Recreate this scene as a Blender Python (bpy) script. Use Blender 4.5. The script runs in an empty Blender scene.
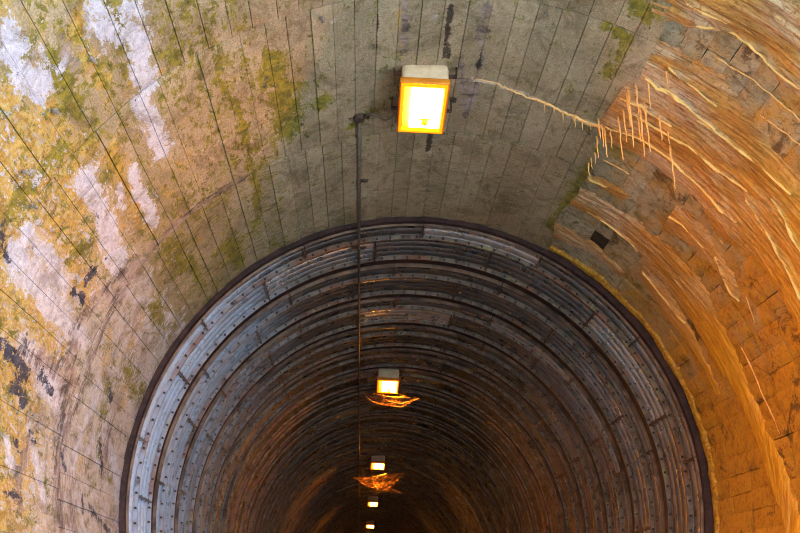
import bpy, bmesh, math, random
import numpy as np
from math import sin, cos, radians as R, degrees, pi
from mathutils import Vector, Matrix, noise
random.seed(7)
C = bpy.context.scene
COL = C.collection

# ------------------------------------------------------------------ camera
YAW, PITCH = R(2.4353), R(21.0011)
cd = bpy.data.cameras.new('camera'); cam = bpy.data.objects.new('camera', cd); COL.objects.link(cam)
cd.sensor_width = 36; cd.lens = 900 / 800 * 36; cd.clip_start = .05; cd.clip_end = 500
cam.location = (0, 0, 0)
cam.rotation_euler = (pi / 2 + PITCH, 0, -YAW)
C.camera = cam

# ------------------------------------------------------------------ sky, sun, exposure
w = bpy.data.worlds.new('world'); C.world = w; w.use_nodes = True
bg = w.node_tree.nodes['Background']
bg.inputs[0].default_value = (.66, .83, 1.0, 1); bg.inputs[1].default_value = 7.6
sd = bpy.data.lights.new('sun', 'SUN'); sd.energy = 19; sd.angle = R(12); sd.color = (1, .95, .88)
so = bpy.data.objects.new('sun', sd); COL.objects.link(so)
so.rotation_euler = (R(48), 0, R(150))
C.view_settings.view_transform = 'Standard'; C.view_settings.look = 'None'
C.view_settings.gamma = 1; C.view_settings.use_curve_mapping = False
C.view_settings.exposure = -0.17
C.cycles.use_denoising = True; C.cycles.denoising_prefilter = 'NONE'; C.cycles.filter_width = 1.1
C.cycles.max_bounces = 8; C.cycles.diffuse_bounces = 5; C.cycles.glossy_bounces = 3
C.cycles.caustics_reflective = False; C.cycles.caustics_refractive = False

# ------------------------------------------------------------------ tunnel measures (metres; the eye is the origin)
XC, ZC, RAD = .59, 1.2, 3.0          # axis of the bore and radius of the concrete face
Y_PORTAL, Y_STEEL, Y_END = 2.4, 9.37, 75.0
FLOOR = -1.6
def P(Y, th, r=RAD):
    return Vector((XC + r * cos(R(th)), Y, ZC + r * sin(R(th))))

# ------------------------------------------------------------------ surveyed tables: positions on the unrolled lining (Y in metres, angle in degrees)
BANDS = {
 'big': [(5.36,61.0,6.85,62.9), (5.34,59.8,6.92,61.1), (5.35,56.5,6.87,53.8), (5.33,52.5,6.86,49.1), (5.45,46.7,6.87,44.3), (5.66,39.7,7.03,35.1), (5.61,34.6,6.79,29.6), (5.65,27.7,6.82,20.5), (5.81,20.4,6.86,13.1), (5.91,12.3,6.99,4.4), (6.11,1.0,7.07,-4.3), (6.17,-13.4,7.01,-12.1), (6.15,-16.8,6.95,-17.4)],
 'top': [(4.66,66.7,5.17,62.2), (4.67,65.3,5.17,60.9), (4.52,60.4,5.09,56.6), (4.44,53.2,4.96,52.1), (4.44,45.0,5.02,47.5), (4.41,41.0,5.11,44.1), (4.54,34.8,5.07,40.0), (4.71,27.9,5.08,32.2), (4.79,21.7,5.08,24.5)],
 'main': [(7.76,62.0,8.20,61.6), (7.80,60.3,8.20,59.7), (7.77,56.1,8.21,56.4), (7.78,50.9,8.22,50.7), (7.76,45.2,8.24,46.0), (7.67,40.2,8.33,41.4), (7.73,33.5,8.42,33.4), (7.88,26.7,8.42,26.0), (7.94,19.6,8.41,18.9), (7.97,12.5,8.30,14.1), (7.88,7.2,8.16,5.8), (7.72,0.5,8.06,0.2), (7.60,-4.6,7.92,-5.4), (7.44,-9.5,7.75,-11.0), (7.30,-15.7,7.53,-16.2)],
 'thin': [(7.57,60.4,7.68,60.5), (7.48,58.1,7.64,57.9), (7.47,54.5,7.63,54.9), (7.45,51.3,7.60,51.2)],
 'low': [(8.68,61.7,9.07,61.8), (8.74,60.1,9.07,60.0), (8.71,57.2,9.05,57.2), (8.70,53.8,8.96,53.8), (8.74,49.2,8.95,49.4), (8.78,43.8,8.99,43.9)],
 'stub': [(7.09,45.0,7.63,44.3), (7.06,42.2,7.54,41.3), (7.09,38.6,7.44,37.9), (7.14,34.0,7.41,33.6), (7.20,30.4,7.39,30.1), (7.35,26.6,7.44,26.5)],
 'side': [(8.31,42.8,8.62,42.8), (8.32,38.7,8.72,38.2), (8.42,33.4,8.82,33.2), (8.49,28.2,8.78,28.2), (8.55,21.7,8.71,21.7), (8.57,14.2,8.69,13.9)],
}
PATCHES = [
 ('W', [(4.09,147.4), (4.64,146.5)], 0.130),
 ('W', [(4.35,136.0), (4.76,136.5)], 0.100),
 ('W', [(4.60,132.6), (5.42,134.0)], 0.100),
 ('W', [(5.65,147.5), (6.16,148.0), (6.70,149.8), (7.04,150.4)], 0.110),
 ('W', [(6.10,141.3), (7.02,142.0)], 0.070),
 ('W', [(5.49,158.1), (6.40,158.9)], 0.090),
 ('W', [(5.49,161.4), (6.63,162.7)], 0.130),
 ('W', [(6.14,144.2), (6.44,145.1)], 0.050),
 ('W', [(6.71,162.8), (7.23,162.8)], 0.100),
 ('W', [(6.59,171.7), (7.09,173.2)], 0.120),
 ('W', [(6.07,169.5), (7.07,171.7), (7.33,176.9)], 0.100),
 ('W', [(8.47,172.7), (9.21,179.6), (9.36,-171.0)], 0.100),
 ('W', [(7.96,169.5), (7.72,-178.2)], 0.070),
 ('W', [(6.64,179.3), (7.08,-172.1)], 0.070),
 ('W', [(5.45,135.8), (6.20,135.3)], 0.090),
 ('W', [(4.63,143.3), (4.60,142.1)], 0.050),
 ('W', [(6.21,-177.8), (6.38,-174.5)], 0.060),
 ('M', [(4.50,134.2), (5.06,135.5)], 0.090),
 ('M', [(5.13,125.1), (5.43,123.5), (5.74,124.6), (6.14,122.9), (6.48,122.2), (7.29,122.9)], 0.045),
 ('M', [(4.50,143.8), (5.07,143.8)], 0.100),
 ('M', [(5.09,131.1), (5.29,129.4)], 0.070),
 ('M', [(7.36,122.1), (8.47,124.0)], 0.045),
 ('M', [(8.48,131.0), (9.06,129.8)], 0.130),
 ('M', [(7.50,142.1), (8.18,141.3)], 0.130),
 ('M', [(8.09,149.7), (9.10,150.4)], 0.150),
 ('M', [(8.06,138.7), (8.82,139.5)], 0.060),
 ('M', [(8.39,160.3), (9.36,164.3)], 0.160),
 ('M', [(8.16,165.9), (8.39,176.5)], 0.140),
 ('M', [(5.91,147.3), (5.87,144.0)], 0.120),
 ('M', [(5.22,148.4), (5.20,156.3)], 0.120),
 ('M', [(6.33,152.0), (6.26,155.2)], 0.120),
 ('M', [(6.69,109.2), (6.62,108.8)], 0.100),
 ('M', [(5.42,67.6), (5.46,64.0), (5.93,64.5)], 0.050),
 ('M', [(5.06,64.8), (5.13,62.9)], 0.100),
 ('M', [(7.26,60.6), (7.82,61.2), (8.81,62.2)], 0.070),
 ('M', [(6.98,60.5), (7.08,58.9)], 0.070),
 ('M', [(6.30,114.6), (6.94,114.7), (5.82,116.2)], 0.160),
 ('M', [(6.96,99.9), (7.20,104.3)], 0.050),
 ('M', [(4.31,149.0), (4.25,143.1)], 0.060),
 ('O', [(4.48,139.1), (4.33,137.3)], 0.120),
 ('O', [(4.72,139.3), (5.01,138.9)], 0.100),
 ('O', [(5.21,136.1), (5.33,131.9)], 0.050),
 ('O', [(4.88,147.1), (4.44,147.9)], 0.200),
 ('O', [(5.68,142.6), (6.30,142.8), (7.05,143.1)], 0.100),
 ('O', [(5.49,145.0), (5.38,149.8)], 0.120),
 ('O', [(5.53,164.7), (6.04,165.4), (6.81,166.8)], 0.200),
 ('O', [(6.06,173.6), (6.24,179.5), (6.63,-175.2)], 0.180),
 ('O', [(6.63,175.2), (6.83,-179.9)], 0.100),
 ('O', [(7.87,174.1), (7.94,-178.8)], 0.100),
 ('O', [(4.89,156.6), (5.62,156.8), (6.92,157.9)], 0.160),
 ('O', [(7.62,158.6), (7.93,164.2)], 0.120),
 ('O', [(8.06,149.5), (8.32,158.3), (8.79,165.8)], 0.140),
 ('O', [(8.75,133.4), (8.65,130.6)], 0.070),
 ('B', [(6.21,86.9), (7.15,84.3)], 0.040),
 ('O', [(5.56,96.8), (6.17,96.0)], 0.020),
 ('D', [(5.79,171.4), (6.06,171.7), (6.37,172.4)], 0.080),
 ('D', [(6.19,175.0), (6.41,176.8)], 0.090),
 ('D', [(6.58,171.3), (6.92,172.7)], 0.070),
 ('D', [(7.41,179.9), (7.56,-177.8)], 0.050),
 ('D', [(6.64,179.3), (6.79,-179.8)], 0.040),
 ('D', [(6.68,156.5), (6.69,155.0)], 0.090),
 ('D', [(6.37,-178.4), (6.47,-177.1)], 0.050),
 ('D', [(8.16,165.9), (8.41,167.5)], 0.050),
 ('D', [(8.39,174.8), (8.61,179.4)], 0.060),
 ('D', [(5.17,160.5), (5.48,162.6)], 0.040),
 ('D', [(6.83,158.5), (6.55,159.2)], 0.060),
 ('D', [(8.05,-175.0), (8.14,-171.2)], 0.045),
 ('D', [(8.24,-173.8), (8.97,-170.4)], 0.050),
 ('D', [(6.21,-170.8), (6.59,-171.7)], 0.030),
 ('B', [(7.38,124.5), (7.35,133.3), (7.31,142.2), (7.36,150.8), (7.51,161.1), (7.54,171.3), (7.42,178.1)], 0.070),
 ('B', [(7.03,165.6), (7.37,178.2), (7.42,-168.0)], 0.170),
 ('B', [(6.10,170.0), (6.72,169.6), (7.36,169.6)], 0.100),
 ('B', [(6.67,-179.4), (6.53,-174.9), (6.45,-170.7)], 0.100),
 ('B', [(7.01,157.2), (6.93,161.2)], 0.100),
 ('B', [(8.60,170.4), (8.67,179.2)], 0.080),
 ('B', [(4.43,141.6), (4.73,141.7)], 0.050),
 ('B', [(7.08,154.9), (7.46,153.9)], 0.100),
 ('B', [(7.69,-176.5), (7.83,-168.6)], 0.100),
 ('B', [(7.20,149.0), (7.16,151.4)], 0.120),
 ('K', [(5.56,99.8), (6.76,99.6)], 0.014),
 ('K', [(5.51,89.6), (6.19,89.1)], 0.028),
 ('K', [(7.37,89.6), (7.76,89.8)], 0.030),
 ('K', [(5.66,84.4), (6.33,83.8)], 0.012),
 ('B', [(5.48,84.8), (6.19,83.8), (6.96,83.7)], 0.050),
 ('B', [(5.45,96.2), (6.17,96.0)], 0.030),
 ('B', [(5.57,95.0), (6.08,95.1)], 0.020),
 ('L', [(6.46,84.8), (6.50,80.6), (6.61,72.0), (6.69,66.5), (6.65,62.2)], 0.030),
]
CRACK = [(6.460,84.80), (6.480,80.70), (6.550,78.00), (6.600,74.50), (6.610,71.50), (6.650,69.20), (6.660,66.60), (6.680,64.20), (6.640,62.30)]
PINS = [(4.87,146.4), (5.05,153.7), (5.35,155.6), (6.60,139.8), (4.74,139.4), (5.50,108.0)]
RIDGES = [
 [(4.840,59.40), (4.850,56.80), (4.830,53.70)],
 [(5.000,57.10), (4.990,55.80), (4.930,53.80), (4.920,51.90), (4.910,50.10), (4.920,48.60), (4.930,46.80), (4.950,43.90), (4.940,41.70)],
 [(5.250,52.70), (5.250,49.80), (5.230,47.50), (5.240,45.30), (5.240,42.50), (5.240,39.90), (5.250,38.10)],
 [(5.250,52.50), (5.190,49.50), (5.140,46.80), (5.150,43.50), (5.160,39.10)],
 [(5.300,59.60), (5.300,57.20), (5.270,54.40), (5.290,52.30)],
 [(5.550,57.30), (5.580,55.10), (5.590,52.60), (5.610,50.80), (5.620,49.00)],
 [(5.810,58.50), (5.760,55.50), (5.780,52.80), (5.830,49.80), (5.840,47.10)],
 [(6.130,61.50), (6.100,58.20), (6.130,55.50), (6.110,52.60)],
 [(6.230,59.10), (6.260,55.50), (6.230,52.10), (6.190,48.80), (6.210,46.70), (6.220,43.70), (6.200,40.90), (6.180,38.00)],
 [(5.780,59.40), (5.790,56.60), (5.780,53.60)],
 [(5.870,49.90), (5.860,46.90), (5.860,43.30), (5.850,39.60), (5.830,36.80), (5.800,33.20)],
 [(6.580,61.40), (6.510,55.60), (6.520,50.00), (6.580,44.50), (6.600,39.00), (6.570,36.00)],
 [(7.640,64.90), (7.570,61.20), (7.510,56.40)],
 [(8.100,57.10), (8.090,53.10), (8.110,49.10), (8.120,46.60), (8.190,45.30)],
 [(7.490,60.60), (7.430,55.90), (7.390,51.30)],
 [(7.230,34.40), (7.360,30.20), (7.420,25.60), (7.590,19.00), (7.700,14.50)],
 [(6.980,39.80), (7.010,36.00), (7.020,32.10)],
 [(7.790,20.20), (7.770,10.90), (7.640,3.60)],
 [(5.470,43.60), (5.450,40.20), (5.420,36.90), (5.410,33.20)],
 [(6.250,37.20), (6.330,33.10), (6.400,27.20), (6.460,20.80)],
 [(6.020,34.60), (6.080,30.60), (6.130,25.00)],
 [(7.260,26.40), (7.380,21.50)],
 [(8.460,42.10), (8.520,36.00), (8.510,29.90)],
 [(7.310,46.00), (7.250,42.00), (7.270,37.00)],
 [(7.170,59.30), (7.160,55.80), (7.160,54.10)],
]
STRAWS = [
 (6.000,60.60,0.47),
 (6.140,57.80,0.40),
 (6.050,57.50,0.40),
 (6.360,50.80,0.36),
 (6.370,60.10,0.37),
 (6.600,61.80,0.17),
 (6.620,61.20,0.24),
 (5.910,59.90,0.21),
 (5.810,58.50,0.18),
 (6.040,60.60,0.27),
 (6.100,54.60,0.18),
 (6.640,66.40,0.07),
 (7.150,60.90,0.07),
 (7.050,60.70,0.07),
 (6.610,60.20,0.14),
 (5.600,56.90,0.06),
 (7.250,60.90,0.10),
 (6.810,61.60,0.16),
 (6.270,57.20,0.18),
 (6.550,62.60,0.15),
 (6.210,52.30,0.08),
 (6.270,59.80,0.26),
]

# ------------------------------------------------------------------ helpers
def tag(o, label=None, cat=None, group=None, kind=None):
    if label: o['label'] = label
    if cat: o['category'] = cat
    if group: o['group'] = group
    if kind: o['kind'] = kind
    return o
def empty(name, loc, rot=(0, 0, 0)):
    o = bpy.data.objects.new(name, None); COL.objects.link(o); o.location = loc; o.rotation_euler = rot
    o.empty_display_size = .1
    return o
def mesh(name, verts, faces, mats, parent=None, smooth=True, fmat=None, loc=None):
    me = bpy.data.meshes.new(name)
    me.from_pydata([tuple(v) for v in verts], [], faces)
    for m in (mats if isinstance(mats, (list, tuple)) else [mats]): me.materials.append(m)
    if fmat: me.polygons.foreach_set('material_index', fmat)
    me.polygons.foreach_set('use_smooth', [smooth] * len(me.polygons))
    me.update()
    return link(name, me, parent, loc)
def link(name, me, parent=None, loc=None):
    o = bpy.data.objects.new(name, me); COL.objects.link(o)
    if parent: o.parent = parent
    if loc is not None: o.location = loc
    return o
def from_bm(name, bm, mats, parent=None, smooth=False, loc=None):
    bmesh.ops.recalc_face_normals(bm, faces=bm.faces)
    me = bpy.data.meshes.new(name); bm.to_mesh(me); bm.free()
    for m in (mats if isinstance(mats, (list, tuple)) else [mats]): me.materials.append(m)
    me.polygons.foreach_set('use_smooth', [smooth] * len(me.polygons))
    return link(name, me, parent, loc)
def bm_box(bm, c, s, rot=None, bev=0, seg=2):
    r = bmesh.ops.create_cube(bm, size=1)
    vs = r['verts']
    bmesh.ops.scale(bm, vec=s, verts=vs)
    if bev:
        es = list({e for v in vs for e in v.link_edges})
        q = bmesh.ops.bevel(bm, geom=es, offset=bev, segments=seg, affect='EDGES', profile=.5)
        vs = list({v for f in q['faces'] for v in f.verts} | {v for v in vs if v.is_valid})
    if rot: bmesh.ops.rotate(bm, cent=(0, 0, 0), matrix=rot, verts=vs)
    bmesh.ops.translate(bm, vec=c, verts=vs)
def bm_tube(bm, pts, rads, n=6, cap=True):
    pts = [Vector(p) for p in pts]
    if not isinstance(rads, (list, tuple)): rads = [rads] * len(pts)
    rings = []; prev = None
    for i, p in enumerate(pts):
        t = (pts[min(i + 1, len(pts) - 1)] - pts[max(i - 1, 0)])
        t = t.normalized() if t.length > 1e-9 else Vector((0, 0, 1))
        a = t.cross(Vector((0, 0, 1)) if abs(t.z) < .9 else Vector((1, 0, 0))).normalized() if prev is None else (prev - t * prev.dot(t)).normalized()
        prev = a; b = t.cross(a)
        rings.append([bm.verts.new(p + (a * cos(2 * pi * k / n) + b * sin(2 * pi * k / n)) * rads[i]) for k in range(n)])
    for q, r in zip(rings, rings[1:]):
        for k in range(n): bm.faces.new((q[k], q[(k + 1) % n], r[(k + 1) % n], r[k]))
    if cap:
        bm.faces.new(rings[0][::-1]); bm.faces.new(rings[-1])
def ss(a, b, x):
    t = np.clip((x - a) / (b - a), 0, 1); return t * t * (3 - 2 * t)

# ------------------------------------------------------------------ materials
class NT:
    def __init__(s, name, rough=.8, metal=0):
        s.m = bpy.data.materials.new(name); s.m.use_nodes = True
        s.t = s.m.node_tree; s.b = s.t.nodes['Principled BSDF']
        s.b.inputs['Roughness'].default_value = rough; s.b.inputs['Metallic'].default_value = metal
    def n(s, ty, ins=None, **kw):
        x = s.t.nodes.new(ty)
        for k, v in kw.items(): setattr(x, k, v)
        for k, v in (ins or {}).items():
            if isinstance(v, bpy.types.NodeSocket): s.t.links.new(v, x.inputs[k])
            else: x.inputs[k].default_value = v
        return x
    def math(s, op, a, b=0., c=None, clamp=False):
        d = {0: a, 1: b}
        if c is not None: d[2] = c
        return s.n('ShaderNodeMath', d, operation=op, use_clamp=clamp).outputs[0]
    def step(s, x, a, b, lo=0., hi=1.):  # smooth threshold
        return s.n('ShaderNodeMapRange', {0: x, 1: a, 2: b, 3: lo, 4: hi}, interpolation_type='SMOOTHSTEP').outputs[0]
    def mix(s, f, a, b, mode='MIX'):
        x = s.t.nodes.new('ShaderNodeMix'); x.data_type = 'RGBA'; x.blend_type = mode
        for k, v in ((0, f), (6, a), (7, b)):
            if isinstance(v, bpy.types.NodeSocket): s.t.links.new(v, x.inputs[k])
            else: x.inputs[k].default_value = v if k == 0 else (*v, 1)
        return x.outputs[2]
    def noise(s, vec, scale, detail=4, rough=.6, dist=0, stretch=None):
        if stretch: vec = s.n('ShaderNodeVectorMath', {0: vec, 1: stretch}, operation='MULTIPLY').outputs[0]
        return s.n('ShaderNodeTexNoise', {'Vector': vec, 'Scale': scale, 'Detail': detail, 'Roughness': rough, 'Distortion': dist}).outputs[0]
    def attr(s, name): return s.n('ShaderNodeAttribute', attribute_name=name)
    def pos(s): return s.n('ShaderNodeNewGeometry').outputs['Position']
    def set(s, **kw):
        for k, v in kw.items():
            i = s.b.inputs[k.replace('_', ' ')]
            if isinstance(v, bpy.types.NodeSocket): s.t.links.new(v, i)
            else: i.default_value = (*v, 1) if isinstance(v, tuple) else v
    def bump(s, h, strength=.5, dist=.01):
        s.t.links.new(s.n('ShaderNodeBump', {'Height': h, 'Strength': strength, 'Distance': dist}).outputs[0], s.b.inputs['Normal'])

def mat_concrete():
    m = NT('board_marked_concrete', .85)
    sc = m.attr('sc').outputs['Vector']
    a1 = m.n('ShaderNodeSeparateColor', {0: m.attr('st1').outputs['Color']}).outputs
    a2 = m.n('ShaderNodeSeparateColor', {0: m.attr('st2').outputs['Color']}).outputs
    a3 = m.n('ShaderNodeSeparateColor', {0: m.attr('st3').outputs['Color']}).outputs
    nL = m.noise(sc, 8, 9, .72, .5, (.45, 1, 1))       # stretched along the boards
    nS = m.noise(sc, 10, 8, .7, .3, (1.6, .40, 1))     # stretched along the fall of the water
    nF = m.noise(sc, 60, 4, .7)
    sy = m.n('ShaderNodeSeparateXYZ', {0: sc}).outputs[0]; far = m.step(sy, 7.0, 7.6)
    nX = m.n('ShaderNodeMix', {0: far, 2: m.noise(sc, 16, 7, .75, .8, (.5, 1, 1)), 3: m.noise(sc, 22, 6, .7, .5, (2.0, .38, 1))}).outputs[0]
    nB = m.noise(sc, 1.7, 4, .6); nH = m.noise(sc, 34, 6, .75, .6)
    n2 = m.noise(sc, 13, 7, .7, .5)
    g = m.n('ShaderNodeVectorMath', {0: sc, 1: (0, 0, 31.7)}, operation='ADD').outputs[0]
    n3 = m.noise(g, 9, 9, .74, .6, (.5, 1, 1))
    n4 = m.noise(g, 4, 6, .7, .4, (1.4, .4, 1))
    base = m.mix(m.step(nB, .3, .7), (.31, .235, .14), (.45, .365, .25))
    base = m.mix(m.step(n2, .35, .7, 0, .65), base, (.27, .235, .15))
    base = m.mix(m.step(n3, .5, .66, 0, .45), base, (.24, .25, .12))      # faint algae bloom
    base = m.mix(m.attr('bt').outputs['Fac'], base, m.mix(1, base, (.62, .62, .6), 'MULTIPLY'))
    base = m.mix(m.step(nF, .5, .68, 0, .75), base, (.19, .155, .10))
    base = m.mix(m.step(nF, .46, .32, 0, .55), base, (.56, .49, .37))
    nG = m.noise(sc, 90, 3, .8); nW = m.noise(sc, 5, 7, .75, 1.2, (1.2, .7, 1))
    base = m.mix(m.step(nW, .5, .62, 0, .4), base, (.20, .17, .11))
    # pale lime wash of the flank
    base = m.mix(m.step(m.math('ADD', a3[1], m.math('MULTIPLY', m.math('SUBTRACT', nL, .5), .9)), .3, .7), base, (.42, .405, .40))
    def put(col, mask, nz, colour, lo=.42, hi=.56, amp=1.3, top=1.):
        mask = m.math('MULTIPLY', mask, .86); amp = amp * 3.5
        nz = m.math('ADD', m.math('ADD', m.math('MULTIPLY', nz, .38), m.math('MULTIPLY', nH, .2)), m.math('MULTIPLY', nX, .42))
        f = m.step(m.math('ADD', mask, m.math('MULTIPLY', m.math('SUBTRACT', nz, .5), amp)), lo, hi, 0, top)
        return m.mix(f, col, colour)
    och = m.mix(m.step(n2, .35, .65), (.34, .185, .010), (.50, .37, .10))
    c = put(base, a1[0], nL, och, .34, .72)
    mos = m.mix(m.step(n2, .35, .65), (.07, .08, .004), (.26, .22, .012))
    c = put(c, a1[1], n3, mos, .42, .64, 1.5, .95)
    c = put(c, a1[2], nL, m.mix(m.step(n2, .3, .7), (.56, .60, .70), (.38, .38, .48)), .44, .62, 1.5)
    c = put(c, a2[1], nS, m.mix(m.step(n4, .4, .6), (.08, .06, .055), (.33, .26, .26)), .36, .72, 1.3, .92)
    c = put(c, a2[0], n3, m.mix(m.step(n2, .4, .6), (.012, .014, .03), (.06, .07, .12)), .45, .6, 1.6)
    c = put(c, a2[2], nS, (.035, .024, .018), .4, .6, .7, .95)
    c = put(c, a3[0], n3, (.72, .62, .48), .4, .7, 1.0, .8)
    grm = m.noise(sc, 3.4, 9, .78, 1.0, (.8, 1, 1))
    c = m.mix(m.step(grm, .47, .62, 0, .75), c, m.mix(1, c, (.50, .46, .40), 'MULTIPLY'))
    c = m.mix(m.step(nX, .54, .62, 0, m.attr('bt').outputs['Fac']), c, m.mix(1, c, (.45, .42, .30), 'MULTIPLY'))
    c = m.mix(m.step(nG, .52, .66, 0, .55), c, m.mix(1, c, (.42, .38, .34), 'MULTIPLY'))
    m.set(Base_Color=c)
    hgt = m.math('ADD', m.math('MULTIPLY', nF, .5), m.math('ADD', n2, m.math('MULTIPLY', m.noise(sc, 26, 4, .6, 0, (.25, 1.6, 1)), .8)))
    m.bump(hgt, .55, .012)
    m.set(Roughness=m.step(n2, .3, .7, .65, .95))
    return m.m
def mat_stone():
    m = NT('stone_block', .85)
    p = m.pos(); z = m.n('ShaderNodeSeparateXYZ', {0: p}).outputs
    rnd = m.n('ShaderNodeObjectInfo').outputs['Random']
    n1 = m.noise(p, 3, 5, .65); n2 = m.noise(p, 16, 6, .7, .4); nf = m.noise(p, 70, 3, .7)
    nst = m.noise(p, 3.2, 5, .6, .6)
    base = m.mix(rnd, (.34, .29, .20), (.47, .41, .30))
    base = m.mix(m.step(n2, .4, .7, 0, .7), base, (.25, .22, .14))
    base = m.mix(m.step(n1, .52, .66, 0, .8), base, (.17, .18, .04))
    # iron stain: grows towards the foot of the wall, where the seepage gathers
    iron = m.step(m.math('ADD', m.math('MULTIPLY', z[2], -.5), m.math('MULTIPLY', m.math('SUBTRACT', nst, .5), 2.2)), -2.05, -.9)
    orange = m.mix(m.step(n2, .35, .65), (.44, .18, .003), (.70, .39, .012))
    c = m.mix(m.math('MULTIPLY', iron, .93), base, orange)
    dk = m.noise(p, 2.3, 6, .7, 1.2)
    c = m.mix(m.step(dk, .56, .63, 0, .8), c, (.10, .05, .015))
    c = m.mix(m.step(m.noise(p, 6, 7, .75, .8), .48, .62, 0, .55), c, m.mix(1, c, (.48, .40, .32), 'MULTIPLY'))
    c = m.mix(m.step(nf, .52, .68, 0, .7), c, m.mix(1, c, (.4, .35, .3), 'MULTIPLY'))
    c = m.mix(m.step(n2, .5, .64, 0, .55), c, m.mix(1, c, (.5, .42, .36), 'MULTIPLY'))
    m.set(Base_Color=c)
    m.bump(m.math('ADD', n2, m.math('MULTIPLY', nf, .6)), .6, .012)
    return m.m
def mat_flow():
    m = NT('iron_stained_flowstone', .5)
    sc = m.attr('sc').outputs['Vector']; rg = m.attr('ridge').outputs['Fac']; yl = m.attr('yel').outputs['Fac']
    p = m.pos(); z = m.n('ShaderNodeSeparateXYZ', {0: p}).outputs
    fib = m.noise(sc, 40, 7, .72, .5, (1.7, .13, 1)); fib2 = m.noise(sc, 13, 6, .7, .6, (1.6, .22, 1))
    n2 = m.noise(sc, 30, 5, .7, .4); big = m.noise(sc, 2.2, 4, .6, .6, (1.2, .6, 1))
    c = m.mix(m.step(fib2, .3, .7), (.31, .12, .013), (.64, .33, .07))
    c = m.mix(m.step(big, .42, .66, 0, .85), c, m.mix(m.step(fib, .4, .6), (.52, .37, .24), (.66, .5, .36)))
    c = m.mix(m.step(fib, .36, .48, .9, 0.), c, (.13, .038, .007))
    c = m.mix(m.step(fib, .55, .66, 0., .75), c, (.80, .50, .20))
    c = m.mix(m.step(n2, .5, .68, 0, .75), c, (.26, .09, .012))
    low = m.step(z[2], 3.6, 1.9)
    c = m.mix(m.math('MULTIPLY', low, .8), c, m.mix(m.step(fib, .35, .65), (.56, .24, .003), (.90, .50, .012)))
    c = m.mix(yl, c, m.mix(m.step(n2, .4, .6), (.30, .12, .01), (.55, .34, .02)))
    c = m.mix(m.step(m.math('ADD', rg, m.math('MULTIPLY', m.math('SUBTRACT', fib, .5), .6)), .35, .7), c, (.95, .66, .22))
    m.set(Base_Color=c, Roughness=m.step(fib, .3, .7, .3, .7))
    m.bump(m.math('ADD', fib, m.math('MULTIPLY', n2, .35)), .9, .02)
    return m.m
def mat_simple(name, a, b, scale=12, rough=.6, metal=0, bump=.3, stretch=None):
    m = NT(name, rough, metal); p = m.pos()
    n = m.noise(p, scale, 5, .65, .3, stretch)
    m.set(Base_Color=m.mix(m.step(n, .35, .65), a, b))
    if bump: m.bump(m.noise(p, scale * 4, 3, .6), bump, .005)
    return m.m
def mat_steel():
    m = NT('corrugated_steel', .42, .7); p = m.pos()
    rnd = m.n('ShaderNodeObjectInfo').outputs['Random']; z = m.n('ShaderNodeSeparateXYZ', {0: p}).outputs
    n1 = m.noise(p, 1.6, 3, .6, .4); n2 = m.noise(p, 5, 4, .6); n3 = m.noise(p, 3.5, 5, .7, .8)
    c = m.mix(m.step(n1, .3, .7), (.26, .28, .32), (.58, .62, .68))
    c = m.mix(m.step(z[2], 2.4, 4.0, 0, .8), c, (.12, .115, .115))               # crown darkened in the colour to stand for its weak light
    sky_tint = m.math('MULTIPLY', m.step(m.math('ADD', z[0], m.math('MULTIPLY', m.math('SUBTRACT', n1, .5), 2.)), -.6, -2.2), m.step(z[1], 17., 9.5))
    c = m.mix(sky_tint, c, (.50, .70, 1.0))                                      # bluish daylight painted on the left flank, fading with depth
    brn = m.math('MULTIPLY', m.step(z[0], 1.9, 3.3), m.step(z[2], 3.4, 1.6))
    c = m.mix(m.math('MULTIPLY', brn, .75), c, (.30, .19, .11))
    c = m.mix(m.math('POWER', rnd, 7.), c, (.70, .71, .75))                 # a few renewed plates
    c = m.mix(m.step(n2, .5, .75, 0, .4), c, (.10, .08, .075))
    c = m.mix(m.step(n3, .60, .72, 0, .7), c, (.20, .08, .035))
    m.set(Base_Color=c, Roughness=m.step(n2, .3, .7, .24, .38), Metallic=m.math('SUBTRACT', .85, m.math('MULTIPLY', sky_tint, .65)))
    return m.m
def mat_flange():
    m = NT('limed_flange', .6, .1); p = m.pos()
    n1 = m.noise(p, 1.3, 4, .6, .5); n2 = m.noise(p, 7, 4, .6, .4); n3 = m.noise(p, 2.6, 4, .65, .8)
    c = m.mix(m.step(n2, .35, .65), (.10, .08, .072), (.21, .175, .15))
    z = m.n('ShaderNodeSeparateXYZ', {0: p}).outputs
    sky_tint = m.math('MULTIPLY', m.step(m.math('ADD', z[0], m.math('MULTIPLY', m.math('SUBTRACT', n1, .5), 2.)), -.6, -2.2), m.step(z[1], 17., 9.5))  # same bluish daylight put into the flange colour
    c = m.mix(m.math('MULTIPLY', sky_tint, .6), c, (.42, .52, .72))
    c = m.mix(m.step(n1, .50, .64, 0, .7), c, (.22, .08, .035))
    c = m.mix(m.step(n3, .58, .68, 0, .8), c, (.06, .04, .03))
    c = m.mix(m.step(n3, .40, .32, 0, .7), c, (.30, .31, .17))
    m.set(Base_Color=c); m.bump(n2, .4, .006)
    return m.m
def mat_emit(name, col, s):
    m = NT(name); m.b.inputs['Base Color'].default_value = (.75, .8 * col[1], .3 * col[2], 1)
    m.b.inputs['Emission Color'].default_value = (*col, 1); m.b.inputs['Emission Strength'].default_value = s
    return m.m
def mat_pane():
    m = NT('lamp_glass'); t = m.t
    tr = m.n('ShaderNodeBsdfTransparent', {0: (1, .93, .8, 1)}); gl = m.n('ShaderNodeBsdfGlossy', {'Roughness': .1})
    mx = m.n('ShaderNodeMixShader', {0: .08, 1: tr.outputs[0], 2: gl.outputs[0]})
    t.links.new(mx.outputs[0], t.nodes['Material Output'].inputs[0]); return m.m

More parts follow.
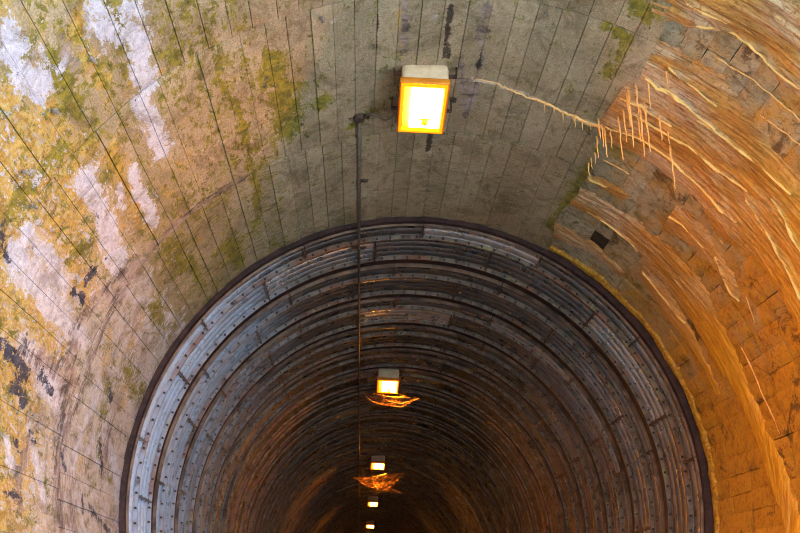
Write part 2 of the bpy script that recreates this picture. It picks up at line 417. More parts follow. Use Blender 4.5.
M = dict(conc=mat_concrete(), stone=mat_stone(), flow=mat_flow(), steel=mat_steel(), flange=mat_flange(),
    back=mat_simple('dark_joint_mortar', (.10, .085, .06), (.05, .045, .03), 9, .95),  # dark mortar backing behind the panels and blocks
    rust=mat_simple('rusted_rib', (.022, .012, .014), (.065, .032, .034), 9, .7, .3),
    salmon=mat_simple('red_oxide_flange', (.06, .04, .035), (.24, .17, .13), 3, .7),
    bolt=mat_simple('bolt_steel', (.03, .022, .02), (.07, .045, .04), 20, .5, .6, 0),
    lampbody=mat_simple('cream_lamp_paint', (.62, .50, .34), (.74, .63, .46), 9, .5),
    glowframe=mat_simple('glow_amber_frame', (.62, .20, .01), (.75, .28, .02), 9, .5),  # frame coloured amber in place of the lamp's glow on it
    bracket=mat_simple('bracket_steel', (.05, .035, .03), (.12, .08, .06), 20, .6, .5),
    conduit=mat_simple('conduit_grey', (.085, .07, .06), (.15, .125, .105), 20, .55, .3, 0),
    asphalt=mat_simple('asphalt', (.07, .07, .07), (.14, .135, .13), 30, .9),
    kerb=mat_simple('side_wall_concrete', (.30, .25, .19), (.20, .17, .13), 3, .9),
    ground=mat_simple('pale_gravel', (.42, .40, .36), (.55, .53, .48), 5, .95),
    earth=mat_simple('shading_bank_earth', (.05, .06, .02), (.12, .10, .05), 2, .95),
    pin=mat_simple('galvanised_pin', (.55, .55, .55), (.3, .25, .2), 40, .4, .7, 0),
    web=mat_simple('dusty_web', (.40, .22, .10), (.25, .13, .06), 9, .9, 0, 0),
    tube=mat_emit('lit_sodium_tube', (1, .55, .16), 260), refl=mat_emit('lit_reflector', (1, .31, .015), 700),
    side=mat_emit('lit_reflector_side', (1, .22, .0), 2.4), pane=mat_pane(),
    straw=mat_simple('orange_calcite', (.80, .42, .12), (.90, .60, .26), 30, .45))

# ------------------------------------------------------------------ stains of the concrete, laid out on the unrolled lining (Y, arc)
def fix(t): return t + 360 if t < -90 else t
PT = {}
for k, pts, r in PATCHES:
    PT.setdefault(k, []).append((np.array([(y, RAD * R(fix(t))) for y, t in pts]), r))
def segdist(Y, S, pl):
    d = np.full(Y.shape, 9.)
    if len(pl) == 1: pl = np.vstack([pl, pl])
    for a, b in zip(pl, pl[1:]):
        v = b - a; L = max(v @ v, 1e-9)
        t = np.clip(((Y - a[0]) * v[0] + (S - a[1]) * v[1]) / L, 0, 1)
        d = np.minimum(d, np.hypot(Y - a[0] - t * v[0], S - a[1] - t * v[1]))
    return d
def mask(k, Y, S):
    m = np.zeros(Y.shape)
    for pl, r in PT.get(k, []):
        if (pl[:, 0].min() - r * 3 > Y.max()) or (pl[:, 0].max() + r * 3 < Y.min()) or pl[:, 1].min() - r * 3 > S.max() or pl[:, 1].max() + r * 3 < S.min(): continue
        m = np.maximum(m, 1 - ss(0, (1.4 if k == 'D' else 2.1) * r, segdist(Y, S, pl)))
    return m
def set_attr(me, name, ty, arr):
    a = me.attributes.new(name, ty, 'POINT')
    a.data.foreach_set({'FLOAT': 'value', 'FLOAT_VECTOR': 'vector', 'FLOAT_COLOR': 'color'}[ty], np.ascontiguousarray(arr, dtype=np.float32).ravel())
EDGE = 61.0
def edge_at(Y):                       # ragged end of the concrete against the old masonry
    return EDGE + .9 * sin(Y * 3.1) + 1.1 * noise.noise(Vector((Y * 3.3, 4, 0))) + .5 * noise.noise(Vector((Y * 12, 9, 0)))
def panel(t0, t1, y0, y1, parent, rnd):
    """One board-wide strip of lining between two joints: curved face, arrises, joint sides."""
    ny = max(2, int((y1 - y0) / .05)); nt = 5
    g = .0006 + .0012 * rnd.random() ** 1.5; gt = degrees(g / RAD)
    lift = rnd.uniform(-.004, .004); tilt = rnd.uniform(-.003, .003)
    ys = np.linspace(y0 + .003, y1 - .003, ny + 1)
    ts = np.array([t0 + gt, t0 + gt * 3, *np.linspace(t0, t1, nt)[1:-1], t1 - gt * 3, t1 - gt]); nt = len(ts)
    V = []; YY = []; SS = []
    for i, y in enumerate(ys):
        e = edge_at(y)
        for j, t in enumerate(ts):
            tt = max(t, e) if t < 70 else t
            n = noise.noise(Vector((y * 1.3, R(tt) * RAD * 1.3, 1))) * .012 + noise.noise(Vector((y * 7, R(tt) * RAD * 7, 5))) * .004
            r = RAD + lift + tilt * (j / nt - .5) * 2 + n
            if j in (0, nt - 1): r += .004
            if i in (0, ny): r += .005
            V.append(P(y, tt, r)); YY.append(y); SS.append(RAD * R(tt))
    F = []
    for i in range(ny):
        for j in range(nt - 1):
            a = i * nt + j
            F.append((a, a + 1, a + nt + 1, a + nt))
    # joint sides
    ring = [i * nt for i in range(ny + 1)] + [ny * nt + j for j in range(1, nt)] + [i * nt + nt - 1 for i in range(ny - 1, -1, -1)] + [j for j in range(nt - 2, 0, -1)]
    base = len(V)
    for q in ring:
        y, s = YY[q], SS[q]
        V.append(P(y, degrees(s / RAD), RAD + .085)); YY.append(y); SS.append(s)
    for k in range(len(ring)):
        k2 = (k + 1) % len(ring)
        F.append((ring[k], ring[k2], base + k2, base + k))
    o = mesh('concrete_panel', V, F, M['conc'], parent)
    me = o.data; me.set_sharp_from_angle(angle=R(42))
    Y = np.array(YY); S = np.array(SS); T = np.degrees(S / RAD)
    set_attr(me, 'sc', 'FLOAT_VECTOR', np.stack([Y, S, 0 * Y], 1))
    w = {k: mask(k, Y, S) for k in 'OMWDBKL'}
    left = ss(136, 150, T); near = 1 - ss(6.0, 7.6, Y)
    O = np.maximum(w['O'] * .9, left * (.34 * near + .54)); O = np.maximum(O, ss(118, 136, T) * .42)
    Mo = np.maximum(w['M'] * .95, np.where(T > 118, .50, .26)); W = np.maximum(w['W'] * .95, left * (.33 + .17 * (1 - near)))
    one = np.ones_like(Y)
    set_attr(me, 'st1', 'FLOAT_COLOR', np.stack([O, Mo, W, one], 1))
    set_attr(me, 'st2', 'FLOAT_COLOR', np.stack([w['D'] * .95, w['B'] * .8, w['K'], one], 1))
    set_attr(me, 'st3', 'FLOAT_COLOR', np.stack([w['L'], .9 * ss(135, 160, T), 0 * Y, one], 1))
    set_attr(me, 'bt', 'FLOAT', one * rnd.uniform(0, .55))
    return o
def shell(name, t0, t1, y0, y1, r, m, n=None, kind='structure', parent=None, thick=.25):
    n = n or max(4, int(abs(t1 - t0) / 4)); V = []; F = []
    for t in np.linspace(t0, t1, n + 1):
        ya = y0(t) if callable(y0) else y0
        V += [P(ya, t, r), P(y1, t, r), P(ya, t, r + thick), P(y1, t, r + thick)]
    for i in range(n):
        a = i * 4; b = a + 4
        F += [(a, a + 1, b + 1, b), (a + 2, b + 2, b + 3, a + 3), (a, b, b + 2, a + 2), (a + 1, a + 3, b + 3, b + 1)]
    F += [(0, 2, 3, 1), (n * 4, n * 4 + 1, n * 4 + 3, n * 4 + 2)]
    o = mesh(name, V, F, m, parent)
    if kind and not parent: o['kind'] = kind
    return o

# ------------------------------------------------------------------ the concrete and masonry bore
T_SPLIT = 139.4
ceiling = shell('ceiling', EDGE - .5, T_SPLIT, Y_PORTAL, 9.36, RAD + .075, M['back'])
wall_left = shell('wall_left', T_SPLIT, 197, Y_PORTAL, 9.36, RAD + .075, M['back'])
def mouth(t):                         # portal shaped askew, unseen, to light the left flank: right-hand wall begins farther in
    return float(np.interp(t, [-17, 0, 28, 45, 61], [6.0, 5.8, 4.9, 4.1, Y_PORTAL]))
wall_right = shell('wall_right', -17, EDGE - .5, mouth, 9.36, RAD + .075, M['back'])
BAYS = [(Y_PORTAL, 5.38), (5.38, 7.40), (7.40, 9.36)]
for bi, (y0, y1) in enumerate(BAYS):
    rb = random.Random(bi + 3); t = EDGE - .6
    while t < 196:
        step = 3.4 if t < T_SPLIT else 3.9
        t1 = t + step * rb.uniform(.88, 1.12)
        if t < T_SPLIT < t1 + 1.2: t1 = T_SPLIT
        if t1 > 194: t1 = 197
        panel(t, t1, y0, y1, ceiling if t < T_SPLIT - .1 else wall_left, rb)
        t = t1
# old masonry: dressed stone blocks in courses
BLK = []
for v in range(8):
    rv = random.Random(v); hs, hy = .0875, .2275
    n_t, n_y = 4, 6; V = []; F = []
    for i in range(n_y + 1):
        for j in range(n_t + 1):
            u = j / n_t * 2 - 1; q = i / n_y * 2 - 1
            y = q * hy; s = u * hs
            e = max(abs(u), abs(q))
            y += rv.uniform(-.004, .004); s += rv.uniform(-.004, .004)
            r = RAD + .045 + (.010 if e > .99 else 0) + rv.uniform(-.004, .004)
            a = s / RAD
            V.append((r * cos(a), y, r * sin(a)))
    for i in range(n_y):
        for j in range(n_t):
            a = i * (n_t + 1) + j; F.append((a, a + 1, a + n_t + 2, a + n_t + 1))
    ring = [i * (n_t + 1) for i in range(n_y + 1)] + [n_y * (n_t + 1) + j for j in range(1, n_t + 1)] + [i * (n_t + 1) + n_t for i in range(n_y - 1, -1, -1)] + [j for j in range(n_t - 1, 0, -1)]
    b = len(V)
    for q in ring:
        x, y, z = V[q]; k = (RAD + .10) / math.hypot(x, z); V.append((x * k, y, z * k))
    for k in range(len(ring)):
        k2 = (k + 1) % len(ring); F.append((ring[k], ring[k2], b + k2, b + k))
    me = bpy.data.meshes.new('stone_block'); me.from_pydata(V, [], F); me.materials.append(M['stone'])
    me.polygons.foreach_set('use_smooth', [True] * len(me.polygons)); me.set_sharp_from_angle(angle=R(40)); BLK.append(me)
rk = random.Random(11)
HOLES = {(8, 55), (7, 55)}
col = 0
y = 9.14
while y > 2.6:
    k = 0; t = 57.6 + 1.675 + 3.35
    while t > -15:
        if y - .23 > mouth(t) - .12 and not (abs(y - 8.0) < .2 and abs(t - 55.9) < 1) and not (abs(y - 8.5) < .25 and abs(t - 52.6) < 1.):
            o = link('stone_block', rk.choice(BLK), wall_right, (XC, y + rk.uniform(-.008, .008), ZC))
            o.rotation_euler = (0, -R(t + rk.uniform(-.08, .08)), 0)
            s = 1 + rk.uniform(-.0022, .0022); o.scale = (s, 1, s)
        t -= 3.35
    y -= .46
# the flat foot of both walls
def foot(name, th, y0, y1, m, r=RAD):
    a = P(0, th, r); sx = 1 if a.x > XC else -1
    V = [(a.x, y0, a.z + .02), (a.x, y1, a.z + .02), (a.x, y0, FLOOR), (a.x, y1, FLOOR)]
    V += [(x + sx * .3, y, z) for x, y, z in V]
    F = [(0, 1, 3, 2), (4, 6, 7, 5), (0, 4, 5, 1), (2, 3, 7, 6), (0, 2, 6, 4), (1, 5, 7, 3)]
    o = mesh(name, V, F, m, None, False); o['kind'] = 'structure'
foot('wall_left', 196.5, Y_PORTAL, Y_END, M['kerb']); foot('wall_right', -16.5, 6.0, Y_END, M['kerb'])
bm = bmesh.new(); bm_box(bm, (XC, (Y_END - 0) / 2 + .6, FLOOR - .1), (6.4, Y_END, .2)); o = from_bm('floor', bm, M['asphalt']); o['kind'] = 'structure'
bm = bmesh.new(); bm_box(bm, (0, -30, FLOOR - .12), (90, 62, .2)); o = from_bm('ground', bm, M['ground']); o['kind'] = 'structure'
bm = bmesh.new(); bm_box(bm, (XC, Y_END + .1, 1), (7, .2, 7)); o = from_bm('wall_back', bm, M['kerb']); o['kind'] = 'structure'

# ------------------------------------------------------------------ flowstone
RP = [np.array([(y, RAD * R(fix(t))) for y, t in L]) for L in RIDGES]
used = set()
def band(name, rows, thick, seed, label, group=None, yellow=0., du=.0095, ridge=True, ragged=.16, base=RAD + .052):
    rows = np.array(rows, float)
    rows[:, 1] = [fix(t) for t in rows[:, 1]]; rows[:, 3] = [fix(t) for t in rows[:, 3]]
    S = RAD * np.radians((rows[:, 1] + rows[:, 3]) / 2)
    L = np.concatenate([[0], np.cumsum(np.hypot(np.diff(S), np.diff((rows[:, 0] + rows[:, 2]) / 2)))])
    nL = int(L[-1] / .018); l = np.linspace(0, L[-1], nL + 1)
    A = np.stack([np.interp(l, L, rows[:, 0]), RAD * np.radians(np.interp(l, L, rows[:, 1]))], 1)
    B = np.stack([np.interp(l, L, rows[:, 2]), RAD * np.radians(np.interp(l, L, rows[:, 3]))], 1)
    wd = np.hypot(*(B - A).T).max(); nu = max(6, int(wd / du)); u = np.linspace(0, 1, nu + 1)
    rg = [noise.noise(Vector((x * 2.2, seed, 0))) + .6 * noise.noise(Vector((x * 9, seed, 3))) for x in l]
    rg2 = [noise.noise(Vector((x * 2.2, seed, 9))) + .6 * noise.noise(Vector((x * 9, seed, 13))) for x in l]
    Y = np.zeros((nL + 1, nu + 1)); SS = Y.copy()
    for i in range(nL + 1):
        a = A[i] + (A[i] - B[i]) * 0; v = B[i] - A[i]; wl = max(np.hypot(*v), .02)
        e0 = ragged * min(1, .35 / wl) * rg[i]; e1 = 1 + ragged * min(1, .35 / wl) * rg2[i]
        uu = e0 + (e1 - e0) * u
        Y[i] = a[0] + v[0] * uu; SS[i] = a[1] + v[1] * uu
    prof = 1 - np.abs(2 * u - 1) ** 5
    endf = ss(0, .12, L[-1] - l)
    H = np.zeros_like(Y); RD = np.zeros_like(Y)
    nv = noise.noise
    for i in range(nL + 1):
        for j in range(nu + 1):
            y, s = Y[i, j], SS[i, j]
            wv = y + .03 * nv(Vector((s * 2.5, y * 2, seed)))
            a = 1 - abs(nv(Vector((wv * 13, s * .9, seed)))) * 2.2
            b = 1 - abs(nv(Vector((wv * 26, s * 2.2, seed + 7)))) * 2.0
            c = nv(Vector((y * 2.5, s * 2.5, seed + 3)))
            H[i, j] = .62 + .30 * a + .16 * b + .35 * c
            RD[i, j] = max(0., a - .86) * 1.6 + max(0., b - .9) * 1.6
    H = H * prof[None, :] * endf[:, None] * thick - .012 * (1 - (prof[None, :] * endf[:, None]))
    if ridge:
        for k, pl in enumerate(RP):
            c = pl.mean(0)
            d = segdist(Y, SS, pl + 0)
            if d.min() < .05: used.add(k)
            x = np.exp(-(d / .0095) ** 2)
            edge = np.exp(-(np.clip(d, 0, 9) / .05) ** 2)
            on = (prof[None, :] > .03)
            br = np.array([[.55 + .9 * noise.noise(Vector((q * 5, k, 2))) for q in SS[:, 0]]]).T
            H += (.022 * x + .006 * edge) * on; RD = np.maximum(RD, np.clip(2.2 * br, .1, 1.3) * x * on)
    V = []
    for i in range(nL + 1):
        for j in range(nu + 1):
            V.append(P(Y[i, j], degrees(SS[i, j] / RAD), base - H[i, j]))
    W = nu + 1
    F = [(i * W + j, i * W + j + 1, i * W + W + j + 1, i * W + W + j) for i in range(nL) for j in range(nu)]
    root = empty(name, V[0])
    tag(root, label, 'flowstone', group)
    o = mesh('flowstone_sheet', [v - V[0] for v in V], F, M['flow'], root)
    set_attr(o.data, 'sc', 'FLOAT_VECTOR', np.stack([Y.ravel(), SS.ravel(), 0 * Y.ravel()], 1))
    set_attr(o.data, 'ridge', 'FLOAT', RD.ravel()); set_attr(o.data, 'yel', 'FLOAT', np.full(RD.size, yellow))
    return root, V[0]
G = 'flowstone bands on the masonry'
big, big0 = band('flowstone_curtain', BANDS['big'], .06, 11, 'widest orange flowstone curtain with cream ridges and straws, running down the old masonry', G)
band('flowstone_curtain', BANDS['top'][:8], .075, 23, 'rusty orange flowstone slab above the grey block strip, its lower lip dark and cracked', G)
band('flowstone_curtain', BANDS['main'], .038, 37, 'long tan flowstone band between the widest curtain and the steel rings', G)
band('flowstone_curtain', BANDS['thin'], .025, 41, 'short narrow flowstone tongue just above the small dark hole in the masonry', G)
band('flowstone_curtain', BANDS['low'], .03, 53, 'pinkish brown flowstone patch at the corner where concrete, masonry and steel meet', G)
band('flowstone_curtain', BANDS['stub'], .025, 61, 'small brown flowstone fan starting midway under the widest curtain', G)
band('flowstone_curtain', BANDS['side'], .022, 67, 'thin reddish flowstone streak close beside the crusted steel edge', G)
rows = [(9.24 + .02 * sin(t), 60.5 - t * 1.0, 9.36, 60.5 - t) for t in np.linspace(0, 75, 40)]
band('lime_crust', rows, .045, 71, 'mustard yellow lime crust lining the masonry side of the first steel ring', None, .9, .012, False, .35)
# straws hanging from the big curtain
rs = random.Random(5)
for Ys, th, ln in STRAWS:
    a = P(Ys, th, RAD - .04) - big0; bm = bmesh.new(); n = 7; pts = []; rd = []
    for i in range(n + 1):
        f = i / n; pts.append(a + Vector((rs.uniform(-.004, .004), rs.uniform(-.004, .004), .05 - (ln + .05) * f))); rd.append(.008 * (1 - .72 * f) + rs.uniform(0, .0015))
    bm_tube(bm, pts, rd, 6); from_bm('straw_stalactite', bm, M['straw'], big, True)
# trickle lines left of the bands, on bare stone
for k, L in enumerate(RIDGES):
    if k in used: continue
    bm = bmesh.new(); pts = []
    for (a, b) in zip(L, L[1:]):
        for f in np.linspace(0, 1, 8)[:-1]:
            yy = a[0] + (b[0] - a[0]) * f; tt = a[1] + (b[1] - a[1]) * f
            pts.append(P(yy + .012 * noise.noise(Vector((tt * .8, k, 0))), tt, RAD + .045))
    bm_tube(bm, pts, [.006 + .004 * noise.noise(Vector((i * .7, k, 0))) for i in range(len(pts))], 6)
    o = from_bm('calcite_trickle', bm, M['straw'], wall_right, True)
# the seam that leaks through the concrete lining
bm = bmesh.new(); pts = []; rd = []
n = 60; cr = np.array(CRACK); tt = np.linspace(0, len(cr) - 1, n)
for i, q in enumerate(tt):
    yy = np.interp(q, range(len(cr)), cr[:, 0]); th = np.interp(q, range(len(cr)), cr[:, 1])
    pts.append(P(yy + .02 * noise.noise(Vector((i * .5, 3, 1))), th, RAD + .004)); rd.append(.006 + .016 * (i / n) ** 1.2 + .005 * noise.noise(Vector((i * .9, 8, 1))))
bm_tube(bm, pts, rd, 7)
for i in range(28, 60, 5):
    L = .05 + .08 * ((i * 37) % 10) / 10
    bm_tube(bm, [pts[i] + Vector((0, 0, -L * f)) for f in (-.1, .3, .7, 1)], [.008, .006, .004, .002], 5)
c0 = pts[0]; bmesh.ops.translate(bm, vec=-c0, verts=bm.verts)
tag(from_bm('calcite_seam', bm, M['straw'], None, True, c0), 'thin cream calcite seam oozing from a crack across the concrete crown', 'calcite seam')

# ------------------------------------------------------------------ corrugated steel lining
RI, RO = 2.935, 2.985
PER, A0, LA, LB = 1.32, 9.45, .40, .66
DTH = 27.3
def arc_mesh(name, prof, t0, t1, n, mi, ends=None):
    """prof: (Y, r) points swept round the tunnel axis; mi: material index per profile segment."""
    V = []; F = []; fm = []
    k = len(prof)
    for t in np.linspace(t0, t1, n + 1):
        V += [(r * cos(R(t)), y, r * sin(R(t))) for y, r in prof]
    for i in range(n):
        for j in range(k - 1):
            a = i * k + j; F.append((a, a + 1, a + k + 1, a + k)); fm.append(mi[j])
    if ends:
        for i, tt in ((0, t0), (n, t1)):
            b = len(V); y0, y1 = prof[0][0] + .004, prof[-1][0] - .004; dt = .16 if i == 0 else -.16
            for q in (tt, tt + dt):
                V += [(r * cos(R(q)), y, r * sin(R(q))) for r in (RI + .012, RO + .05) for y in (y0, y1)]
            F += [(b, b + 1, b + 3, b + 2), (b + 4, b + 6, b + 7, b + 5), (b, b + 4, b + 5, b + 1)]; fm += [1, 1, 1]
    me = bpy.data.meshes.new(name); me.from_pydata(V, [], F)
    me.polygons.foreach_set('material_index', fm)
    me.polygons.foreach_set('use_smooth', [True] * len(me.polygons)); me.update()
    me.set_sharp_from_angle(angle=R(60))
    return me
def plate_prof(L, n):
    p = [(0, RI), (.010, RI), (.012, RO)]; mi = [1, 1]
    x0, x1 = .035, L - .035; pitch = (x1 - x0) / n
    for i in range(n):
        for q in range(10):
            f = .5 - .5 * cos(pi * q / 10); y = x0 + (i + f) * pitch
            p.append((y, RO + .050 - .075 * math.sqrt(max(0, 1 - (2 * f - 1) ** 2)))); mi.append(0)
    p.append((x1, RO + .050)); mi.append(0)
    p += [(L - .012, RO), (L - .010, RI), (L, RI)]; mi += [0, 1, 1]
    # outer lip of the near flange, facing the portal
    p = [(0, RO + .06)] + p; mi = [2] + mi
    p = p + [(L, RO + .04)]; mi = mi + [1]
    return p, mi
meA = arc_mesh('liner_plate', *(lambda q: (q[0], .12, DTH - .12, 14, q[1]))(plate_prof(LA, 2)), ends=True)
meB = arc_mesh('liner_plate', *(lambda q: (q[0], .12, DTH - .12, 14, q[1]))(plate_prof(LB, 4)), ends=True)
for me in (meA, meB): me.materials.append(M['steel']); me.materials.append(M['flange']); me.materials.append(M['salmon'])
def hexbolt(V, F, c, ax, h=.022, r=.016):
    a = ax.cross(Vector((.3, .5, .8))).normalized(); b = ax.cross(a); n0 = len(V)
    for e in (0, h):
        for k in range(6): V.append(c + ax * e + (a * cos(k * pi / 3) + b * sin(k * pi / 3)) * r)
    for k in range(6): F.append((n0 + k, n0 + (k + 1) % 6, n0 + 6 + (k + 1) % 6, n0 + 6 + k))
    F.append(tuple(n0 + 6 + k for k in range(6)))
def bolts_mesh(y, t0, t1, L, nlong):
    V = []; F = []; t = t0 + 1.2; rb = random.Random(int(y * 100))
    while t < t1 - .5:
        p = Vector((cos(R(t)), 0, sin(R(t))))
        if rb.random() > .06: hexbolt(V, F, p * (RI + .020) + Vector((0, L - .012, 0)), Vector((0, -1, 0)), .028, .013)
        t += 3.03 if t0 >= 0 else 3.03
    for i in range(nlong):          # bolts through the end flanges
        yy = L * (i + .5) / nlong; t = t0 + .28
        p = Vector((cos(R(t)) * (RI + .03), yy, sin(R(t)) * (RI + .03))); tg = Vector((-sin(R(t)), 0, cos(R(t))))
        hexbolt(V, F, p, tg, .016, .012); hexbolt(V, F, p - tg * .03, -tg, .014, .012)
    me = bpy.data.meshes.new('flange_bolts'); me.from_pydata([tuple(v) for v in V], [], F); me.materials.append(M['bolt']); return me
lining = empty('steel_plate_lining', (XC, Y_STEEL, ZC))
tag(lining, 'dark corrugated steel ring lining of the inner tunnel, bolted plate to plate', 'tunnel lining')
bA = bolts_mesh(.1, 0, DTH, LA, 2); bB = bolts_mesh(.2, 0, DTH, LB, 4)
def off(t): return (0, 0, 0), t
NP = 57
stuffV = {}
for p in range(int((Y_END - A0) / PER)):
    yA = A0 + p * PER - Y_STEEL; yB = yA + LA
    for me, bme, yy, th0, L in ((meA, bA, yA, 6.4, LA), (meB, bB, yB, 17.1, LB)):
        jit = 0 if p < 1 else ((p * 7919) % 11 - 5) * 1.1
        ks = range(-1, 8) if me is meA else range(-2, 7)
        for k in ks:
            th = th0 + jit + k * DTH
            if th + DTH < -18 or th > 198: continue
            if p < 17:
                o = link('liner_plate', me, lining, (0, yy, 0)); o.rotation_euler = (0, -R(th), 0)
                o2 = link('flange_bolts', bme, o); tag(o2, kind='stuff')
            else:
                stuffV.setdefault('x', []).append((me, bme, yy, th))
V = []; F = []; fm = []
for me, bme, yy, th in stuffV.get('x', []):
    mt = np.array(Matrix.Rotation(-R(th), 3, 'Y'))
    for q, idx in ((me, None), (bme, 3)):
        co = np.empty(len(q.vertices) * 3); q.vertices.foreach_get('co', co); co = co.reshape(-1, 3) @ mt.T; co[:, 1] += yy
        b = len(V); V += [tuple(c) for c in co]
        for pl in q.polygons: F.append(tuple(b + v for v in pl.vertices)); fm.append(pl.material_index if idx is None else idx)
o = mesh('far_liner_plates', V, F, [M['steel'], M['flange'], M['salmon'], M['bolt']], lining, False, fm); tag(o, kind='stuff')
# ribs in the gaps: rolled H sections, rusted
def rib_mesh():
    pr = [(.0, RI + .03), (.15, RI + .03), (.15, RI + .042), (.082, RI + .042), (.082, RO + .10), (.068, RO + .10), (.068, RI + .042), (0, RI + .042), (0, RI + .05)]
    pr = [(y + .055, r) for y, r in pr]
    me = arc_mesh('steel_rib', pr, -18, 198, 72, [0] * 8); me.materials.append(M['rust']); return me
rme = rib_mesh()
for p in range(int((Y_END - A0) / PER)):
    link('steel_rib', rme, lining, (0, A0 + p * PER + LA + LB - Y_STEEL, 0))
pr = [(0, RAD - .042), (.07, RAD - .042), (.07, RAD + .12), (0, RAD + .12), (0, RAD - .042)]
me = arc_mesh('front_rib', pr, -18, 198, 90, [0] * 4); me.materials.append(M['rust']); link('front_rib', me, lining, (0, .0, 0))
V = []; F = []; fm = []
for t in np.arange(-16, 197, 3.1):
    hexbolt(V, F, Vector((cos(R(t)) * 2.965, .004, sin(R(t)) * 2.965)), Vector((0, -1, 0)), .02, .013)
tag(mesh('rib_bolts', V, F, M['bolt'], lining, False), kind='stuff')
ob = shell('outer_backing', -18, 198, 9.37, Y_END, RO + .13, M['rust'], 60, None, lining); ob.location = (-XC, -Y_STEEL, -ZC)

# ------------------------------------------------------------------ floodlights
def bm_frustum(bm, z0, z1, sx0, sy0, sx1, sy1):
    q = [bm.verts.new((a * sx / 2, b * sy / 2, z)) for z, sx, sy in ((z0, sx0, sy0), (z1, sx1, sy1)) for a, b in ((-1, -1), (1, -1), (1, 1), (-1, 1))]
    return q
def make_lamp():
    # local: +z up to the crown, face looks down; x across, y along the tunnel
    r = empty('tunnel_floodlight', (0, 0, 0))
    bm = bmesh.new(); bm_box(bm, (0, 0, .075), (.40, .62, .15), None, .04, 3); bm_box(bm, (0, 0, .155), (.30, .5, .03), None, .012)
    from_bm('housing', bm, M['lampbody'], r, True)
    bm = bmesh.new()
    for sx in (-1, 1): bm_box(bm, (sx * .203, 0, -.002), (.018, .65, .04), None, .009)
    for sy in (-1, 1): bm_box(bm, (0, sy * .315, -.002), (.42, .022, .04), None, .009)
    from_bm('lens_frame', bm, M['glowframe'], r, True)
    bm = bmesh.new(); q = bm_frustum(bm, -.012, .05, .385, .60, .25, .46)
    for k in range(4): bm.faces.new((q[k], q[(k + 1) % 4], q[(k + 1) % 4 + 4], q[k + 4]))
    from_bm('reflector_side', bm, M['side'], r)
    bm = bmesh.new(); bm_box(bm, (.028, -.012, -.0265), (.27, .49, .003), None, 0); from_bm('reflector', bm, M['refl'], r)
    bm = bmesh.new(); bm_tube(bm, [(.03, -.16, .004), (.03, .12, .004)], .03, 12); from_bm('lamp_tube', bm, M['tube'], r, True)
    bm = bmesh.new(); bm_tube(bm, [(.03, .12, -.01), (.03, .18, -.01)], .035, 12); 
    bm_box(bm, (.03, .12, -.022), (.22, .018, .015)); from_bm('lamp_holder', bm, M['side'], r)
    bm = bmesh.new(); bm_box(bm, (0, 0, -.024), (.385, .60, .004)); from_bm('glass_pane', bm, M['pane'], r)
    bm = bmesh.new()
    for sx in (-1, 1): bm_box(bm, (sx * .183, 0, -.022), (.024, .60, .012))
    for sy in (-1, 1): bm_box(bm, (0, sy * .29, -.022), (.385, .022, .012))
    from_bm('glow_rim', bm, M['side'], r)  # added rim that emits amber, imitating bloom round the lens
    for sx, sy in ((-1, -.27), (-1, .16), (1, -.27), (1, .16)):
        bm = bmesh.new(); bm_box(bm, (sx * .235, sy, .07), (.07, .035, .012)); bm_box(bm, (sx * .265, sy, .11), (.012, .035, .09)); bm_box(bm, (sx * .285, sy, .155), (.055, .045, .012))
        bm_tube(bm, [(sx * .285, sy, .14), (sx * .285, sy, .19)], .009, 6)
        from_bm('mounting_bracket', bm, M['bracket'], r)
    for sy in (-.17, .17):
        bm = bmesh.new(); bm_box(bm, (-.225, sy, .0), (.02, .05, .05), None, .005); from_bm('latch', bm, M['bracket'], r)
    return r
def copy_tree(o, parent=None):
    c = o.copy(); COL.objects.link(c); c.parent = parent
    for ch in o.children: copy_tree(ch, c)
    return c
LX = .47
lamp0 = make_lamp()
LY = [6.59 + 9.72 * k for k in range(7)]
LBL = ['large lit orange floodlight with cream housing fixed to the concrete crown',
       'lit orange floodlight just inside the steel rings, webs hanging beneath it', 'lit orange lamp second down the steel tunnel, above a round web',
       'tiny lit lamp third along the steel tunnel', 'farthest visible tiny lit lamp, lowest of the line',
       'tunnel floodlight hidden beyond the lowest visible lamp', 'last tunnel floodlight before the dark far end']
lamps = []
for k, y in enumerate(LY):
    o = lamp0 if k == 0 else copy_tree(lamp0)
    z = ZC + math.sqrt((2.93 if k else 3.0) ** 2 - (LX - XC) ** 2) - .215
    o.location = (LX, y, z); o.rotation_euler = (R(-7), R(2), R(0))
    o.scale = (.97, 1.05, 1.4)
    tag(o, LBL[k], 'floodlight', 'floodlights along the crown'); lamps.append(o)

# ------------------------------------------------------------------ conduit, junction box, lead
def crown(x, r): return ZC + math.sqrt(r * r - (x - XC) ** 2)
zc_ = crown(0, RAD) - .03; zs_ = crown(0, RI) - .03
CX = -.068
con = empty('cable_conduit', (CX, 7.05, zc_)); tag(con, 'long thin dark conduit running down the crown from the junction box into the steel rings', 'conduit')
bm = bmesh.new()
pts = [(0, 0, 0), (0, 2.1, 0), (0, 2.35, zs_ - zc_)] + [(0.004 * sin(i), 2.35 + i * 2.0, zs_ - zc_ - .01 * (i % 2)) for i in range(1, 34)]
bm_tube(bm, pts, .016, 8); from_bm('pipe', bm, M['conduit'], con, True)
def clamp(y, z):
    bm = bmesh.new(); bm_box(bm, (0, y, z + .012), (.18, .045, .014)); bm_box(bm, (0, y, z - .012), (.05, .035, .022), None, .006)
    for s in (-1, 1): bm_tube(bm, [(s * .06, y, z - .012), (s * .06, y, z + .03)], .011, 6)
    from_bm('pipe_clamp', bm, M['bracket'], con)
clamp(1.25, 0)
for i in range(12): clamp(2.9 + i * 2.64, zs_ - zc_)
jb = empty('junction_box', (CX, 7.02, zc_)); tag(jb, 'small dark junction box where the conduit starts, near the large floodlight', 'junction box')
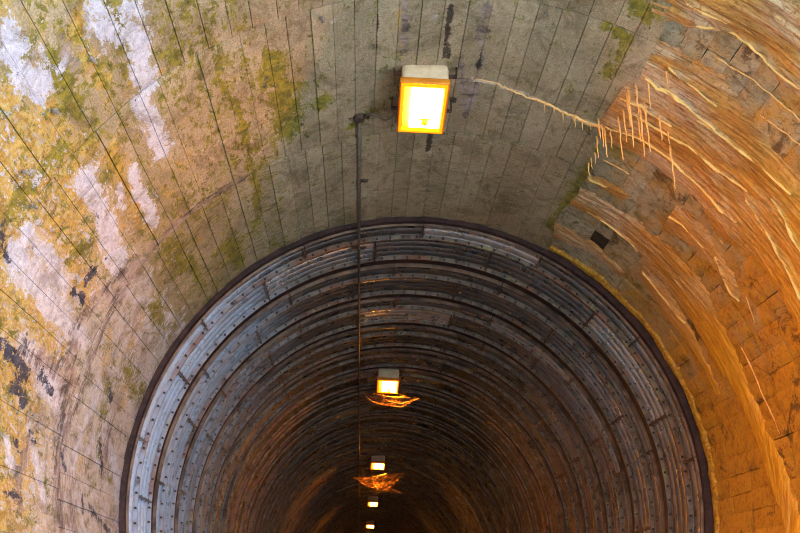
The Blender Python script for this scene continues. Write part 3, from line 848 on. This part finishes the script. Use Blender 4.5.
bm = bmesh.new(); bm_tube(bm, [(0, 0, .03), (0, 0, -.03)], [.055, .05], 14); from_bm('box', bm, M['bracket'], jb)
for s in (-1, 1):
    bm = bmesh.new(); bm_box(bm, (s * .075, 0, .015), (.045, .05, .012)); bm_tube(bm, [(s * .08, 0, .01), (s * .08, 0, -.012)], .012, 6); from_bm('fixing_lug', bm, M['bracket'], jb)
bm = bmesh.new(); a = Vector((CX + .05, 7.0, zc_ + .0)); b = Vector((LX - .20, 6.72, crown(LX - .2, RAD) - .15)); pts = []
for i in range(13):
    f = i / 12; pts.append(a.lerp(b, f) + Vector((0, .16 * sin(pi * f) * (.4 + f) - .05 * sin(2 * pi * f), .03 * sin(pi * f))))
bm_tube(bm, pts, .008, 6); tag(from_bm('lamp_lead', bm, M['conduit'], None, True), 'slack dark lead curving between the junction box and the large floodlight', 'cable')
# small pins sticking out of the boards
PL = ['bright metal pin upper of the two in the ochre stained boards', 'metal pin in the ochre boards near the far edge of the wall', 'lower metal pin below the ring joint in the ochre boards',
      'metal pin beside the white streak next to the beige boards', 'small pin at the ring joint among the orange stains', 'single small round plug in the plain beige crown']
for k, (yy, t) in enumerate(PINS):
    n = (P(0, fix(t), 1) - P(0, fix(t), 2)).normalized(); c = P(yy, fix(t), RAD + .02)
    bm = bmesh.new(); bm_tube(bm, [Vector(), n * .075], .011, 8); bm_tube(bm, [n * .028, n * .036], .022, 6)
    tag(from_bm('anchor_pin', bm, M['pin'], None, False, c), PL[k], 'anchor pin', 'pins in the concrete')

# ------------------------------------------------------------------ dusty webs under the lamps
def web(c, size, n, seed, label, flat=.5):
    rw = random.Random(seed); bm = bmesh.new(); nodes = [Vector((rw.gauss(0, .4) * size[0], rw.gauss(0, .4) * size[1], -abs(rw.gauss(.35, .3)) * size[2])) for _ in range(26)]
    for _ in range(n):
        a, b = rw.sample(nodes, 2); mid = (a + b) / 2 - Vector((rw.uniform(-.03, .03), rw.uniform(-.03, .03), rw.uniform(.02, .12) * (a - b).length + .01))
        bm_tube(bm, [a, a.lerp(mid, .6), mid, b.lerp(mid, .6), b], rw.uniform(.0018, .005), 3, False)
    for q in range(7):                                                   # threads up to the crown
        a = nodes[q]; bm_tube(bm, [a, Vector((a.x * 1.5, a.y * 1.4, .12))], .0025, 3, False)
    o = from_bm('cobweb', bm, M['web'], None, False, c); tag(o, label, 'cobweb', None, 'stuff')
z1 = lamps[1].location.z
web((LX + .02, LY[1] + .75, z1 + .02), (.75, .7, .30), 75, 3, 'dusty orange lit webs trailing below the first lamp inside the steel rings')
web((LX + .02, LY[2] + .9, z1 + .0), (.75, 1.0, .75), 110, 5, 'rounded dusty web hanging under the second lamp inside the steel rings')

# ------------------------------------------------------------------ unseen bank added behind the eye to keep daylight off the right wall
V = []; F = []
for i in range(13):
    y = 2.4 - i * 3.0
    for x, z in ((-3.4, FLOOR), (-4.4, 1.5), (-6.5, 5.5), (-10, 9.5), (-18, 12)):
        V.append((x + .5 * noise.noise(Vector((y, x, 0))), y, z + .6 * noise.noise(Vector((x, y, 3)))))
for i in range(12):
    for j in range(4): F.append((i * 5 + j, i * 5 + j + 1, i * 5 + j + 6, i * 5 + j + 5))
o = mesh('shading_bank', V, F, M['earth']); o['kind'] = 'structure'
